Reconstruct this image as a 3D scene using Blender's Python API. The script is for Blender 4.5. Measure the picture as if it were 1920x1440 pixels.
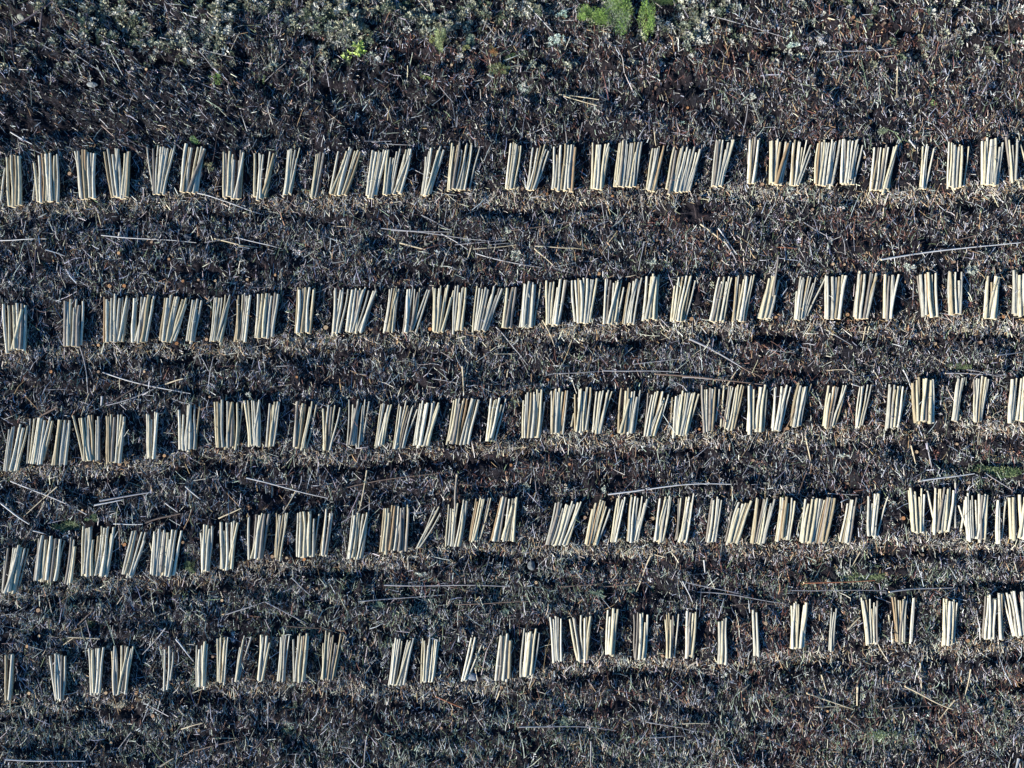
import bpy, math, random
import numpy as np

for o in list(bpy.data.objects):
    bpy.data.objects.remove(o)
S = bpy.context.scene
COL = S.collection
R = math.radians

# ------------------------------------------------------------------ camera, sky, sun, exposure
PPM = 28.5            # photograph pixels per metre on the ground
CH = 45.0             # camera height
cam = bpy.data.cameras.new('camera')
cam.sensor_width = 36.0
cam.lens = 36.0 * CH / (1920 / PPM)
cam.clip_end = 3000
camo = bpy.data.objects.new('camera', cam)
camo.location = (0, 0, CH)
COL.objects.link(camo)
S.camera = camo

SUN_EL = 23.0
SUN_TO = (-0.86, -0.51)      # horizontal direction towards the sun
w = bpy.data.worlds.new('World')
S.world = w
w.use_nodes = True
nt = w.node_tree
sky = nt.nodes.new('ShaderNodeTexSky')
sky.sky_type = 'NISHITA'
sky.sun_disc = False
sky.sun_elevation = R(SUN_EL)
sky.sun_rotation = math.atan2(SUN_TO[0], SUN_TO[1]) % (2 * math.pi)
sky.air_density = 1.0
sky.dust_density = 0.3
sky.ozone_density = 5.0
bg = nt.nodes['Background']
bg.inputs['Strength'].default_value = 0.10
hs = nt.nodes.new('ShaderNodeHueSaturation')
hs.inputs['Saturation'].default_value = 1.2
nt.links.new(sky.outputs[0], hs.inputs['Color'])
nt.links.new(hs.outputs[0], bg.inputs['Color'])
sl = bpy.data.lights.new('sun', 'SUN')
sl.energy = 5.0
sl.angle = R(0.5)
sl.color = (1.0, 0.95, 0.87)
so = bpy.data.objects.new('sun', sl)
COL.objects.link(so)
e = R(SUN_EL)
from mathutils import Vector
v = Vector((SUN_TO[0] * math.cos(e), SUN_TO[1] * math.cos(e), math.sin(e)))
so.rotation_euler = (-v).to_track_quat('-Z', 'Y').to_euler()
so.location = (-30, -18, 30)
S.view_settings.view_transform = 'Standard'
S.view_settings.look = 'None'
S.view_settings.exposure = 1.12
S.view_settings.gamma = 1.0

rng = np.random.default_rng(7)
random.seed(7)

def wx(px, z=0.0):
    return (px - 960) / PPM * (CH - z) / CH
def wy(py, z=0.0):
    return (720 - py) / PPM * (CH - z) / CH

# ------------------------------------------------------------------ materials
def new_mat(name, rough=0.85, spec=0.2):
    m = bpy.data.materials.new(name)
    m.use_nodes = True
    b = m.node_tree.nodes['Principled BSDF']
    b.inputs['Roughness'].default_value = rough
    b.inputs['Specular IOR Level'].default_value = spec
    return m, m.node_tree, b

def attr(nt, name):
    a = nt.nodes.new('ShaderNodeAttribute')
    a.attribute_name = name
    return a

def noise(nt, vec, scale, detail=3, rough=0.55):
    n = nt.nodes.new('ShaderNodeTexNoise')
    n.inputs['Scale'].default_value = scale
    n.inputs['Detail'].default_value = detail
    n.inputs['Roughness'].default_value = rough
    if vec is not None:
        nt.links.new(vec, n.inputs['Vector'])
    return n

def ramp(nt, fac, stops):
    r = nt.nodes.new('ShaderNodeValToRGB')
    els = r.color_ramp.elements
    while len(els) < len(stops):
        els.new(0.5)
    for el, (p, c) in zip(els, stops):
        el.position = p
        el.color = (*c, 1) if len(c) == 3 else c
    nt.links.new(fac, r.inputs['Fac'])
    return r

def mix(nt, mode, fac, a, b):
    m = nt.nodes.new('ShaderNodeMix')
    m.data_type = 'RGBA'
    m.blend_type = mode
    for sock, val in ((m.inputs['Factor'], fac), (m.inputs[6], a), (m.inputs[7], b)):
        if isinstance(val, bpy.types.NodeSocket):
            nt.links.new(val, sock)
        elif isinstance(val, (int, float)):
            sock.default_value = val
        else:
            sock.default_value = (*val, 1)
    return m.outputs[2]

def tint_mat(name, rough=0.85, spec=0.15, var=0.3, scale=25.0, trans=0.0):
    m, nt, b = new_mat(name, rough, spec)
    a = attr(nt, 'tint')
    tc = nt.nodes.new('ShaderNodeTexCoord')
    n = noise(nt, tc.outputs['Object'], scale)
    r = ramp(nt, n.outputs['Fac'], [(0.3, (1 - var,) * 3), (0.7, (1 + var * 0.4,) * 3)])
    c = mix(nt, 'MULTIPLY', 1.0, a.outputs['Color'], r.outputs[0])
    nt.links.new(c, b.inputs['Base Color'])
    return m

def make_wood(name):
    # peeled pole: pale streaky wood with leftover strips of bark, knots and grey stain
    m, nt, b = new_mat(name, 0.62, 0.25)
    t = attr(nt, 'tint')
    lp = attr(nt, 'lp')
    mp = nt.nodes.new('ShaderNodeMapping')
    mp.inputs['Scale'].default_value = (1.0, 2.6, 1.0)
    nt.links.new(lp.outputs['Vector'], mp.inputs['Vector'])
    n1 = noise(nt, mp.outputs[0], 2.2, 4, 0.6)
    r1 = ramp(nt, n1.outputs['Fac'], [(0.32, (0.62, 0.60, 0.58)), (0.5, (0.95, 0.95, 0.95)), (0.7, (1.1, 1.08, 1.04))])
    c = mix(nt, 'MULTIPLY', 1.0, t.outputs['Color'], r1.outputs[0])
    n2 = noise(nt, lp.outputs['Vector'], 3.1, 5, 0.7)
    r2 = ramp(nt, n2.outputs['Fac'], [(0.58, (0, 0, 0)), (0.66, (1, 1, 1))])
    c2 = mix(nt, 'MIX', r2.outputs[0], c, mix(nt, 'MULTIPLY', 1.0, c, (0.52, 0.42, 0.34)))
    mp3 = nt.nodes.new('ShaderNodeMapping')
    mp3.inputs['Scale'].default_value = (6.0, 14.0, 1.0)
    nt.links.new(lp.outputs['Vector'], mp3.inputs['Vector'])
    n3 = noise(nt, mp3.outputs[0], 1.5, 2, 0.5)
    r3 = ramp(nt, n3.outputs['Fac'], [(0.66, (1, 1, 1)), (0.72, (0.35, 0.28, 0.22))])
    c3 = mix(nt, 'MULTIPLY', 1.0, c2, r3.outputs[0])
    nt.links.new(c3, b.inputs['Base Color'])
    bp = nt.nodes.new('ShaderNodeBump')
    bp.inputs['Strength'].default_value = 0.4
    bp.inputs['Distance'].default_value = 0.01
    nt.links.new(n1.outputs['Fac'], bp.inputs['Height'])
    nt.links.new(bp.outputs[0], b.inputs['Normal'])
    return m
M_WOOD = make_wood('peeled wood')
M_POLE = make_wood('weathered pole wood')

m, nt, b = new_mat('cut end wood', 0.8, 0.1)
tc = nt.nodes.new('ShaderNodeTexCoord')
n = noise(nt, tc.outputs['Object'], 18, 3)
r = ramp(nt, n.outputs['Fac'], [(0.3, (0.55, 0.40, 0.22)), (0.7, (0.78, 0.66, 0.44))])
nt.links.new(r.outputs[0], b.inputs['Base Color'])
M_END = m

M_BRASH = tint_mat('dead twigs', 0.8, 0.2, 0.35, 30)
M_LEAF = tint_mat('leaf litter', 0.85, 0.1, 0.3, 30)
M_PLANT = tint_mat('living foliage', 0.6, 0.25, 0.35, 14)
M_BARK = tint_mat('bark', 0.9, 0.1, 0.5, 30)
M_STUMP = tint_mat('cut stump face', 0.8, 0.1, 0.35, 25)
M_ROCK = tint_mat('lichened rock', 0.9, 0.1, 0.5, 9)

m, nt, b = new_mat('forest soil', 0.95, 0.05)
tc = nt.nodes.new('ShaderNodeTexCoord')
n1 = noise(nt, tc.outputs['Object'], 0.35, 4, 0.6)
n2 = noise(nt, tc.outputs['Object'], 9.0, 5, 0.7)
n3 = noise(nt, tc.outputs['Object'], 34.0, 3, 0.7)
r1 = ramp(nt, n1.outputs['Fac'], [(0.3, (0.010, 0.012, 0.016)), (0.52, (0.014, 0.013, 0.016)), (0.72, (0.013, 0.015, 0.016))])
r2 = ramp(nt, n2.outputs['Fac'], [(0.35, (0.45, 0.45, 0.48)), (0.55, (1.1, 1.0, 0.95)), (0.72, (3.2, 3.0, 2.9))])
r3 = ramp(nt, n3.outputs['Fac'], [(0.35, (0.5, 0.5, 0.5)), (0.7, (1.9, 1.8, 1.7))])
c = mix(nt, 'MULTIPLY', 1.0, r1.outputs[0], r2.outputs[0])
c = mix(nt, 'MULTIPLY', 1.0, c, r3.outputs[0])
nt.links.new(c, b.inputs['Base Color'])
bp = nt.nodes.new('ShaderNodeBump')
bp.inputs['Strength'].default_value = 0.8
bp.inputs['Distance'].default_value = 0.05
nt.links.new(n2.outputs['Fac'], bp.inputs['Height'])
nt.links.new(bp.outputs[0], b.inputs['Normal'])
M_SOIL = m

# ------------------------------------------------------------------ mesh helpers
def mesh_from(name, V, F, mats, tint=None, lp=None, mi=None, smooth=False):
    """V (n,3); F (m,k) array of equal-sized polygons or list of such arrays."""
    if not isinstance(F, list):
        F = [F]
    me = bpy.data.meshes.new(name)
    V = np.asarray(V, dtype=np.float32)
    nl = sum(f.size for f in F)
    npoly = sum(f.shape[0] for f in F)
    me.vertices.add(len(V))
    me.vertices.foreach_set('co', V.ravel())
    me.loops.add(nl)
    me.polygons.add(npoly)
    me.loops.foreach_set('vertex_index', np.concatenate([f.ravel() for f in F]).astype(np.int32))
    tot = np.concatenate([np.full(f.shape[0], f.shape[1], np.int32) for f in F])
    st = np.concatenate([[0], np.cumsum(tot)[:-1]]).astype(np.int32)
    me.polygons.foreach_set('loop_start', st)
    me.polygons.foreach_set('loop_total', tot)
    if mi is not None:
        me.polygons.foreach_set('material_index', np.asarray(mi, np.int32))
    me.polygons.foreach_set('use_smooth', np.full(npoly, smooth))
    if tint is not None:
        a = me.attributes.new('tint', 'FLOAT_COLOR', 'POINT')
        t = np.ones((len(V), 4), np.float32)
        t[:, :3] = tint
        a.data.foreach_set('color', t.ravel())
    if lp is not None:
        a = me.attributes.new('lp', 'FLOAT_VECTOR', 'POINT')
        a.data.foreach_set('vector', np.asarray(lp, np.float32).ravel())
    me.update(calc_edges=True)
    me.validate()
    for mt in mats:
        me.materials.append(mt)
    return me

def obj(name, me, parent=None, loc=(0, 0, 0)):
    o = bpy.data.objects.new(name, me)
    COL.objects.link(o)
    o.location = loc
    if parent:
        o.parent = parent
    return o

def tag(o, label=None, cat=None, group=None, kind=None):
    if label: o['label'] = label
    if cat: o['category'] = cat
    if group: o['group'] = group
    if kind: o['kind'] = kind
    return o

# value noise on a regular grid, sampled bilinearly
def vnoise(X, Y, scale, seed):
    g = np.random.default_rng(seed).random((256, 256))
    x = X / scale + 1000.5
    y = Y / scale + 1000.5
    xi = np.floor(x).astype(int); yi = np.floor(y).astype(int)
    fx = x - xi; fy = y - yi
    fx = fx * fx * (3 - 2 * fx); fy = fy * fy * (3 - 2 * fy)
    xi %= 256; yi %= 256
    x1 = (xi + 1) % 256; y1 = (yi + 1) % 256
    return (g[yi, xi] * (1 - fx) * (1 - fy) + g[yi, x1] * fx * (1 - fy) +
            g[y1, xi] * (1 - fx) * fy + g[y1, x1] * fx * fy)

# ------------------------------------------------------------------ the piles, read off the photograph
# tile: (origin x, origin y) at 4x; P = xTL xTR yT xBL xBR yB count; S = single log x1 y1 x2 y2
DATA = [
 ("top", [
  (0,240,"P62 145 225 75 150 580 4;S40 300 8 545;P268 430 200 290 430 550 8;S268 380 250 540;P560 705 180 605 705 530 8;P785 970 175 850 945 520 9;S1105 140 1150 470;P1165 1305 150 1155 1225 490 8;P1395 1525 145 1360 1470 480 7;P1685 1830 180 1680 1800 525 9"),
  (480,240,"P-8 125 195 -5 60 535 7;P235 325 165 205 260 495 7;P460 510 185 412 455 525 5;P612 780 170 550 670 500 10;P880 985 185 835 890 510 6;P1000 1160 160 960 1085 495 10;P1270 1405 170 1245 1300 500 7;P1475 1620 120 1440 1560 465 10;S1680 145 1600 470"),
  (960,240,"P-12 62 125 -40 15 455 6;P160 275 150 110 170 465 7;P318 480 140 305 450 470 12;P612 725 120 600 680 455 7;P802 975 110 768 920 440 13;P1065 1150 145 1010 1070 470 7;P1215 1415 160 1160 1325 475 13;P1525 1660 105 1500 1575 435 9;P1790 1865 85 1772 1815 415 5"),
  (1440,240,"P20 165 100 12 95 425 9;P190 312 105 170 235 430 8;P375 530 100 348 475 425 11;P555 680 100 550 625 420 9;S710 130 640 425;P800 970 145 768 895 470 11;P1165 1200 135 1145 1165 455 3;S1245 155 1178 460;P1365 1460 125 1345 1440 450 8;S1505 140 1465 440;P1605 1765 100 1605 1715 420 9;P1785 1855 90 1820 1855 400 4;S1893 125 1960 440")]),
 ("second", [
  (0,520,"P40 185 205 55 180 545 7;P492 618 175 490 605 520 7;P790 945 150 788 920 480 10;S970 165 930 440;P1000 1165 150 998 1095 485 8;P1245 1405 150 1210 1310 485 8;P1445 1505 165 1405 1450 485 5;P1605 1730 150 1580 1655 480 9;P1785 1885 150 1765 1835 480 7"),
  (480,520,"P15 165 125 0 120 450 8;P312 445 95 300 410 420 8;P590 680 90 575 620 420 6;P725 790 90 685 750 410 4;P800 895 95 705 800 410 7;P1005 1075 85 960 1030 405 7;P1125 1225 80 1105 1170 405 7;P1275 1300 100 1175 1200 405 2;P1330 1475 80 1330 1400 410 9;P1495 1585 75 1480 1540 400 6;P1665 1840 75 1630 1730 400 11;P1890 1955 70 1855 1905 380 4"),
  (960,460,"P95 175 285 62 150 615 7;S215 285 165 600;P270 412 270 258 355 600 7;P455 630 255 480 578 580 9;P692 840 265 690 780 590 9;P875 970 265 832 910 590 8;P1015 1105 235 988 1080 560 7;P1220 1350 240 1195 1275 570 9;S1375 265 1295 575;P1545 1645 245 1485 1580 570 7;P1675 1815 240 1655 1745 565 9"),
  (1440,490,"P0 78 115 -70 10 430 6;S78 -45 38 260;P235 355 130 205 270 440 9;S215 225 200 430;S435 115 290 410;P430 580 110 435 530 435 8;P675 805 95 650 740 430 8;P895 975 105 875 925 430 5;P1145 1250 100 1165 1270 415 6;S1120 110 1160 420;P1360 1450 80 1365 1440 400 6;P1635 1735 115 1618 1700 430 7;P1838 1960 95 1842 1940 405 7")]),
 ("third", [
  (0,740,"P70 195 235 35 130 570 8;P265 390 180 220 325 520 7;S228 180 207 515;P440 515 185 400 490 530 6;P560 690 170 625 710 500 8;P722 742 155 722 740 490 2;P800 930 165 805 895 505 8;P1098 1182 145 1115 1160 480 5;P1350 1495 85 1355 1470 415 9;P1615 1775 55 1630 1765 400 10;S1820 60 1785 380;P1840 1945 50 1870 1945 385 7"),
  (480,720,"S5 135 25 465;P100 180 140 80 130 470 6;P305 415 145 285 355 485 7;S455 155 375 485;P512 615 170 512 555 495 6;P700 815 125 688 780 460 9;S850 130 800 430;P935 1020 145 895 950 465 7;P1075 1180 160 1030 1100 485 8;S1210 190 1110 480;P1240 1360 135 1185 1290 465 8;P1490 1660 120 1430 1590 450 12;P1765 1835 110 1730 1770 430 5;S1875 110 1790 425"),
  (960,690,"P88 245 180 80 205 520 10;P298 415 170 298 380 495 8;P470 600 150 475 565 475 9;S465 340 445 440;P635 745 175 610 665 490 7;P825 955 170 795 910 495 9;P1030 1165 190 990 1065 510 9;S1203 220 1200 500;P1230 1390 185 1215 1310 505 11;P1428 1525 150 1445 1500 475 6;S1555 160 1525 400;S1590 130 1565 440;P1630 1730 135 1585 1665 460 8;P1775 1905 150 1762 1880 480 9"),
  (1440,680,"P50 170 180 30 85 500 7;P235 290 175 178 235 485 5;S325 160 230 450;P450 580 170 420 490 490 9;P690 768 165 660 700 480 6;P905 1005 165 880 975 490 8;S1035 205 985 445;P1098 1240 125 1105 1235 450 9;P1415 1468 125 1382 1420 435 4;P1540 1660 115 1540 1600 440 9;P1830 1950 115 1810 1920 440 7")]),
 ("fourth", [
  (0,970,"P65 180 225 25 115 565 7;S212 235 135 560;S40 290 20 560;P298 455 150 265 415 480 10;S485 175 425 470;P530 565 170 490 530 495 3;P625 855 75 618 795 430 14;P1000 1090 110 925 995 440 6;P1155 1355 100 1135 1300 435 12;S1125 190 1200 430;P1512 1592 55 1515 1560 400 5;P1652 1775 40 1660 1740 385 8"),
  (480,910,"P-38 82 220 -50 45 550 7;P155 235 215 145 180 550 6;P315 430 205 310 430 540 8;S475 215 430 530;P522 580 190 482 525 520 5;P725 835 210 685 795 545 9;P960 1150 160 930 1130 495 14;P1340 1385 175 1200 1225 470 4;P1445 1580 125 1430 1530 455 9;S1505 -60 1495 175;P1650 1710 100 1600 1645 420 5;S1745 95 1665 410;S1762 95 1680 400;P1840 1955 95 1765 1930 420 10"),
  (960,900,"P335 510 175 260 410 490 12;P605 730 160 550 635 485 9;P790 845 135 745 775 460 4;P885 1025 130 865 945 460 10;P1100 1200 135 1065 1130 465 8;P1255 1360 130 1225 1305 465 8;P1500 1565 135 1460 1525 465 6;S1658 140 1600 460;P1690 1790 165 1615 1685 475 6;P1835 1965 140 1795 1890 470 9"),
  (1440,890,"P95 205 170 60 160 490 8;P290 500 180 240 430 510 14;P600 665 190 545 610 510 6;P760 845 150 752 800 465 6;S900 165 815 465;P1060 1175 100 1085 1155 430 7;P1245 1385 105 1235 1350 430 10;S1195 120 1275 430;S1405 60 1405 400;P1490 1640 155 1500 1625 490 10;S1475 190 1440 480;S1430 230 1505 460;P1725 1745 185 1722 1738 510 2;S1782 200 1750 480;P1815 1930 160 1825 1935 490 7")]),
 ("bottom", [
  (0,1170,"P62 100 225 48 80 570 3;P380 478 230 420 470 560 7;P680 775 190 690 745 525 6;P845 1000 180 855 945 520 9;S1237 190 1230 500;S1270 165 1255 490;S1300 210 1280 420;P1475 1558 140 1480 1530 465 5;P1635 1712 100 1635 1680 435 6;P1800 1835 95 1765 1780 430 3;S1885 95 1790 430"),
  (480,1160,"P40 100 125 15 45 465 4;P190 250 120 165 210 465 5;P295 400 115 285 360 465 7;P505 630 115 490 575 460 9;S665 125 590 430;P1035 1175 160 998 1105 495 10;P1250 1350 150 1238 1320 480 8;S1380 140 1335 440;P1615 1635 130 1545 1560 460 2;S1710 160 1575 465;P1835 1905 125 1800 1895 460 6"),
  (960,1130,"P95 190 220 65 150 560 7;P290 360 110 305 370 445 6;P435 580 110 495 565 440 8;P715 790 70 705 755 390 5;P920 1018 85 915 995 425 7;P1140 1210 85 1160 1195 415 5;S1250 85 1215 410;P1318 1385 75 1308 1355 405 5;P1558 1615 125 1555 1600 455 4;P1800 1840 60 1822 1848 400 3"),
  (1440,1090,"P175 290 170 175 260 500 7;P485 520 200 460 485 520 3;P705 820 140 740 820 470 8;P935 1045 135 965 1025 460 8;P1090 1102 130 1065 1078 465 2;S905 250 940 465;P1310 1415 150 1310 1385 475 7;P1625 1700 110 1615 1690 435 6;P1735 1755 95 1745 1760 435 2;S1760 90 1840 410;P1795 1845 80 1850 1895 410 4;P1885 1930 75 1900 1935 400 3")]),
]
rows = []
for rname, tiles in DATA:
    piles = []
    for ox, oy, s in tiles:
        for it in s.split(';'):
            v_ = [float(q) for q in it[1:].split()]
            if it[0] == 'P':
                xtl, xtr, yt, xbl, xbr, yb, n = v_
                n = int(n)
                logs = []
                for i in range(n):
                    f = i / (n - 1)
                    logs.append([ox + (xtl + (xtr - xtl) * f) / 4, oy + yt / 4,
                                 ox + (xbl + (xbr - xbl) * f) / 4, oy + yb / 4, i, n])
                piles.append(dict(logs=logs, wt=(xtr - xtl) / 4, wb=(xbr - xbl) / 4, n=n, x=ox + (xtl + xtr + xbl + xbr) / 16,
                                  y=oy + (yt + yb) / 8, yt=oy + yt / 4, yb=oy + yb / 4, strays=[]))
            else:
                x1, y1, x2, y2 = v_
                piles.append(dict(stray=(ox + x1 / 4, oy + y1 / 4, ox + x2 / 4, oy + y2 / 4)))
    real = [p for p in piles if 'logs' in p]
    for s in [p for p in piles if 'stray' in p]:
        sx = (s['stray'][0] + s['stray'][2]) / 2
        q = min(real, key=lambda p: abs(p['x'] - sx) - (max(p['wt'], p['wb']) / 2))
        q['strays'].append(s['stray'])
    real.sort(key=lambda p: p['x'])
    rows.append((rname, real))

# row base line (photo y of the butts) as a function of x
ROWX = []
for rname, piles in rows:
    xs = np.array([p['x'] for p in piles]); ys = np.array([p['yb'] for p in piles])
    gx = np.linspace(-200, 2120, 59)
    gy = np.array([np.average(ys, weights=np.exp(-((xs - np.clip(g, 20, 1900)) / 75.0) ** 2) + 1e-9) for g in gx])
    ROWX.append((gx, gy))

# pile footprint mask on a grid in photo pixels
GX0, GX1, GY0, GY1 = -160, 2080, -160, 1600
MS = 2.0
MW = int((GX1 - GX0) / MS); MH = int((GY1 - GY0) / MS)
mask = np.zeros((MH, MW), np.float32)
myy, mxx = np.mgrid[0:MH, 0:MW]
for _, piles in rows:
    for p in piles:
        l0, l1 = p['logs'][0], p['logs'][-1]
        ya = int((p['yt'] - 3 - GY0) / MS); yb_ = int((p['yb'] + 3 - GY0) / MS)
        for yy in range(ya, yb_):
            f = (yy * MS + GY0 - p['yt']) / (p['yb'] - p['yt'])
            xa = l0[0] + (l0[2] - l0[0]) * f - 4
            xb = l1[0] + (l1[2] - l1[0]) * f + 4
            mask[yy, max(0, int((xa - GX0) / MS)):int((xb - GX0) / MS)] = 1
ST = """274 130;837 120 1.2;847 123;1243 108;1232 160;1596 37 1.2;1660 42;1668 77 1.2;1810 41;1730 97 1.2;1657 164;1638 204;1292 198;1348 200;1751 142;1852 257;1533 88;1720 247
287 455;230 477 1.2;317 486;204 536 1.3;233 536 1.3;349 529;376 526;403 526;461 523;515 515;926 406 1.2;1148 368;1047 458;1244 437;1233 449;1123 513 1.3;1304 344 1.2;1311 372
1523 393;1583 496;1562 495;1877 493 1.2;1902 487;1903 500;1789 491;1500 495;184 697;100 697 1.2;274 697;332 644 1.3;387 636 1.3;183 647;558 707;524 623;393 744;1027 712
1297 598 1.3;1457 594;1593 589 1.4;1887 593 1.4;1756 644 1.3;1840 642 1.3;1667 592;224 870 1.3;158 956;160 875;1068 871;819 826;1148 817;958 872;1312 805;1474 803 1.3;1798 833
1723 848 1.3;1592 907;1667 846;1412 863;1862 892;1818 905;74 1143 1.4;54 1210 1.3;68 1195;413 1128;400 1230 1.2;593 1105;931 1086;1005 1092 1.2;1693 1022;1732 1041
56 1299 1.2;256 1299 1.5;199 1299 1.2;288 1341 1.4;197 1403 1.2;373 1369;317 1369;142 1413;430 1272 1.2;340 1282;545 1260;827 1368;940 1291 1.3;743 1300;1272 1224 1.2;1242 1230
1440 1385;1323 1315;1551 1333;1438 1331;130 325 1.5;1026 362;980 353;1197 349;1430 345 1.3;1239 346;1622 294 1.2;611 614 1.8;806 617 1.3;694 616 1.5;136 805;451 833 1.3;310 854 1.2
824 842;1854 782;233 1021 1.3;407 1023 1.3;189 1120;345 1016;510 1044 1.2;539 1045;570 1049 1.2;617 1032 1.3;689 1017;505 1002;1097 971 1.2;1224 972 1.4;1404 964 1.3;1625 977 1.3
1689 970 1.5;684 1199;1020 1189 1.3;1434 1167 1.3;1381 1171 1.2;1380 1218 1.2;1816 1202 1.3"""
ROCKS = [(885, 1269, 13, 9), (997, 1062, 9, 10), (350, 443, 9, 7), (33, 26, 9, 9), (173, 158, 12, 6), (20, 1232, 7, 8)]
clear = mask.copy()
for it in ST.replace('\n', ';').split(';'):
    f = [float(q) for q in it.split()]
    r_ = 3.2 + 2.2 * (f[2] if len(f) > 2 else 1)
    clear[((mxx * MS + GX0 - f[0] + 1.5) / r_) ** 2 + ((myy * MS + GY0 - f[1] - 1.0) / r_) ** 2 < 1] = 1
for f in ROCKS:
    clear[((mxx * MS + GX0 - f[0]) / (f[2] + 3)) ** 2 + ((myy * MS + GY0 - f[1]) / (f[3] + 3)) ** 2 < 1] = 1
def blur(a, k):
    ker = np.ones(k) / k
    a = np.apply_along_axis(lambda r_: np.convolve(r_, ker, 'same'), 1, a)
    return np.apply_along_axis(lambda r_: np.convolve(r_, ker, 'same'), 0, a)
softmask = blur(mask, 9)
def sample(a, PX, PY):
    i = np.clip(((PY - GY0) / MS).astype(int), 0, MH - 1)
    j = np.clip(((PX - GX0) / MS).astype(int), 0, MW - 1)
    return a[i, j]

def row_dist(PX, PY):
    """metres south of the nearest row of butts to the north (or big value), and to the next row"""
    best = np.full(PX.shape, 99.0); idx = np.full(PX.shape, -1)
    for k, (gx, gy) in enumerate(ROWX):
        d = (PY - np.interp(PX, gx, gy)) / PPM
        ok = (d > -3.3) & (d < best)
        best = np.where(ok, d, best); idx = np.where(ok, k, idx)
    return best, idx

def furrow(t, depth):
    # t metres south of the crest: falls gently, then climbs steeply back (north-facing bank)
    return -depth * np.where(t < 0, 0, np.where(t < 0.95, np.clip(t / 0.95, 0, 1) ** 1.2,
           np.where(t < 1.2, 1.0, np.clip((1.62 - t) / 0.42, 0, 1))))

def height(X, Y):
    PX = X * PPM + 960; PY = 720 - Y * PPM
    wob = (vnoise(X, Y, 3.0, 1) - 0.5) * 0.7 + (vnoise(X, Y, 0.8, 2) - 0.5) * 0.35
    d, k = row_dist(PX, PY)
    amp = np.clip(vnoise(X, Y, 4.5, 3) * 2.2 - .35, .1, 1.4)
    h = furrow(d + wob * 1.1 - 0.15, 0.28) * amp
    h += (vnoise(X * .28, Y + .15 * X, .75, 15) - .5) * .42 + (vnoise(X * .5, Y, 2.2, 16) - .5) * .3
    h += furrow(d + wob - 2.15, 0.26) * np.clip(vnoise(X, Y, 3.5, 4) * 2.6 - .8, 0, 1.3)
    # above the top row
    g0x, g0y = ROWX[0]
    u = (np.interp(PX, g0x, g0y) - 92 - PY) / PPM      # metres north of the log tops
    for c, dep, sd in ((1.0, .22, 5), (3.1, .28, 6), (5.3, .36, 7), (6.9, .34, 8), (8.6, .25, 9)):
        h += np.where(u > 0, furrow(c + 1.2 - u + wob, dep), 0) * np.clip(vnoise(X, Y, 4.0, sd) * 2.4 - .5, .05, 1.5)
    fine = (vnoise(X, Y, 1.3, 10) - .5) * .30 + (vnoise(X, Y, .6, 11) - .5) * .36 + (vnoise(X, Y, .22, 12) - .5) * .22
    top = np.clip(u / 5.0, 0, 1)
    sm = np.clip(sample(softmask, PX, PY) * 1.6, 0, 1)
    return h * (1 - sm) + fine * (1 + 0.5 * top) * (1 - 0.85 * sm) - 0.03

# ------------------------------------------------------------------ ground
RES = 0.085
nx = int(78 / RES); ny = int(61 / RES)
gx_ = np.linspace(-39, 39, nx); gy_ = np.linspace(-30.5, 30.5, ny)
GXX, GYY = np.meshgrid(gx_, gy_)
GH = height(GXX, GYY)
edge = np.minimum(np.minimum(39 - abs(GXX), 30.5 - abs(GYY)) / 1.5, 1)
GH = GH * np.clip(edge, 0, 1) + (-0.05) * (1 - np.clip(edge, 0, 1))
V = np.stack([GXX.ravel(), GYY.ravel(), GH.ravel()], 1)
ii = np.arange(nx * ny).reshape(ny, nx)
F = np.stack([ii[:-1, :-1].ravel(), ii[:-1, 1:].ravel(), ii[1:, 1:].ravel(), ii[1:, :-1].ravel()], 1)
nV = len(V)
# far skirt of the same sheet, out to the horizon
RO = 1500.0
cx = [-39, 39, 39, -39]; cy = [-30.5, -30.5, 30.5, 30.5]
corners = [ii[0, 0], ii[0, -1], ii[-1, -1], ii[-1, 0]]
V = np.concatenate([V, [[-RO, -RO, -.05], [RO, -RO, -.05], [RO, RO, -.05], [-RO, RO, -.05]]])
F2 = np.array([[nV, nV + 1, corners[1], corners[0]], [nV + 1, nV + 2, corners[2], corners[1]],
               [nV + 2, nV + 3, corners[3], corners[2]], [nV + 3, nV, corners[0], corners[3]]])
me = mesh_from('ground', V, np.concatenate([F, F2]), [M_SOIL], smooth=True)
tag(obj('ground', me), kind='structure')

def hz(X, Y):
    i = np.clip(((np.asarray(Y) + 30.5) / 61 * (ny - 1)).astype(int), 0, ny - 1)
    j = np.clip(((np.asarray(X) + 39) / 78 * (nx - 1)).astype(int), 0, nx - 1)
    return GH[i, j]

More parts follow.
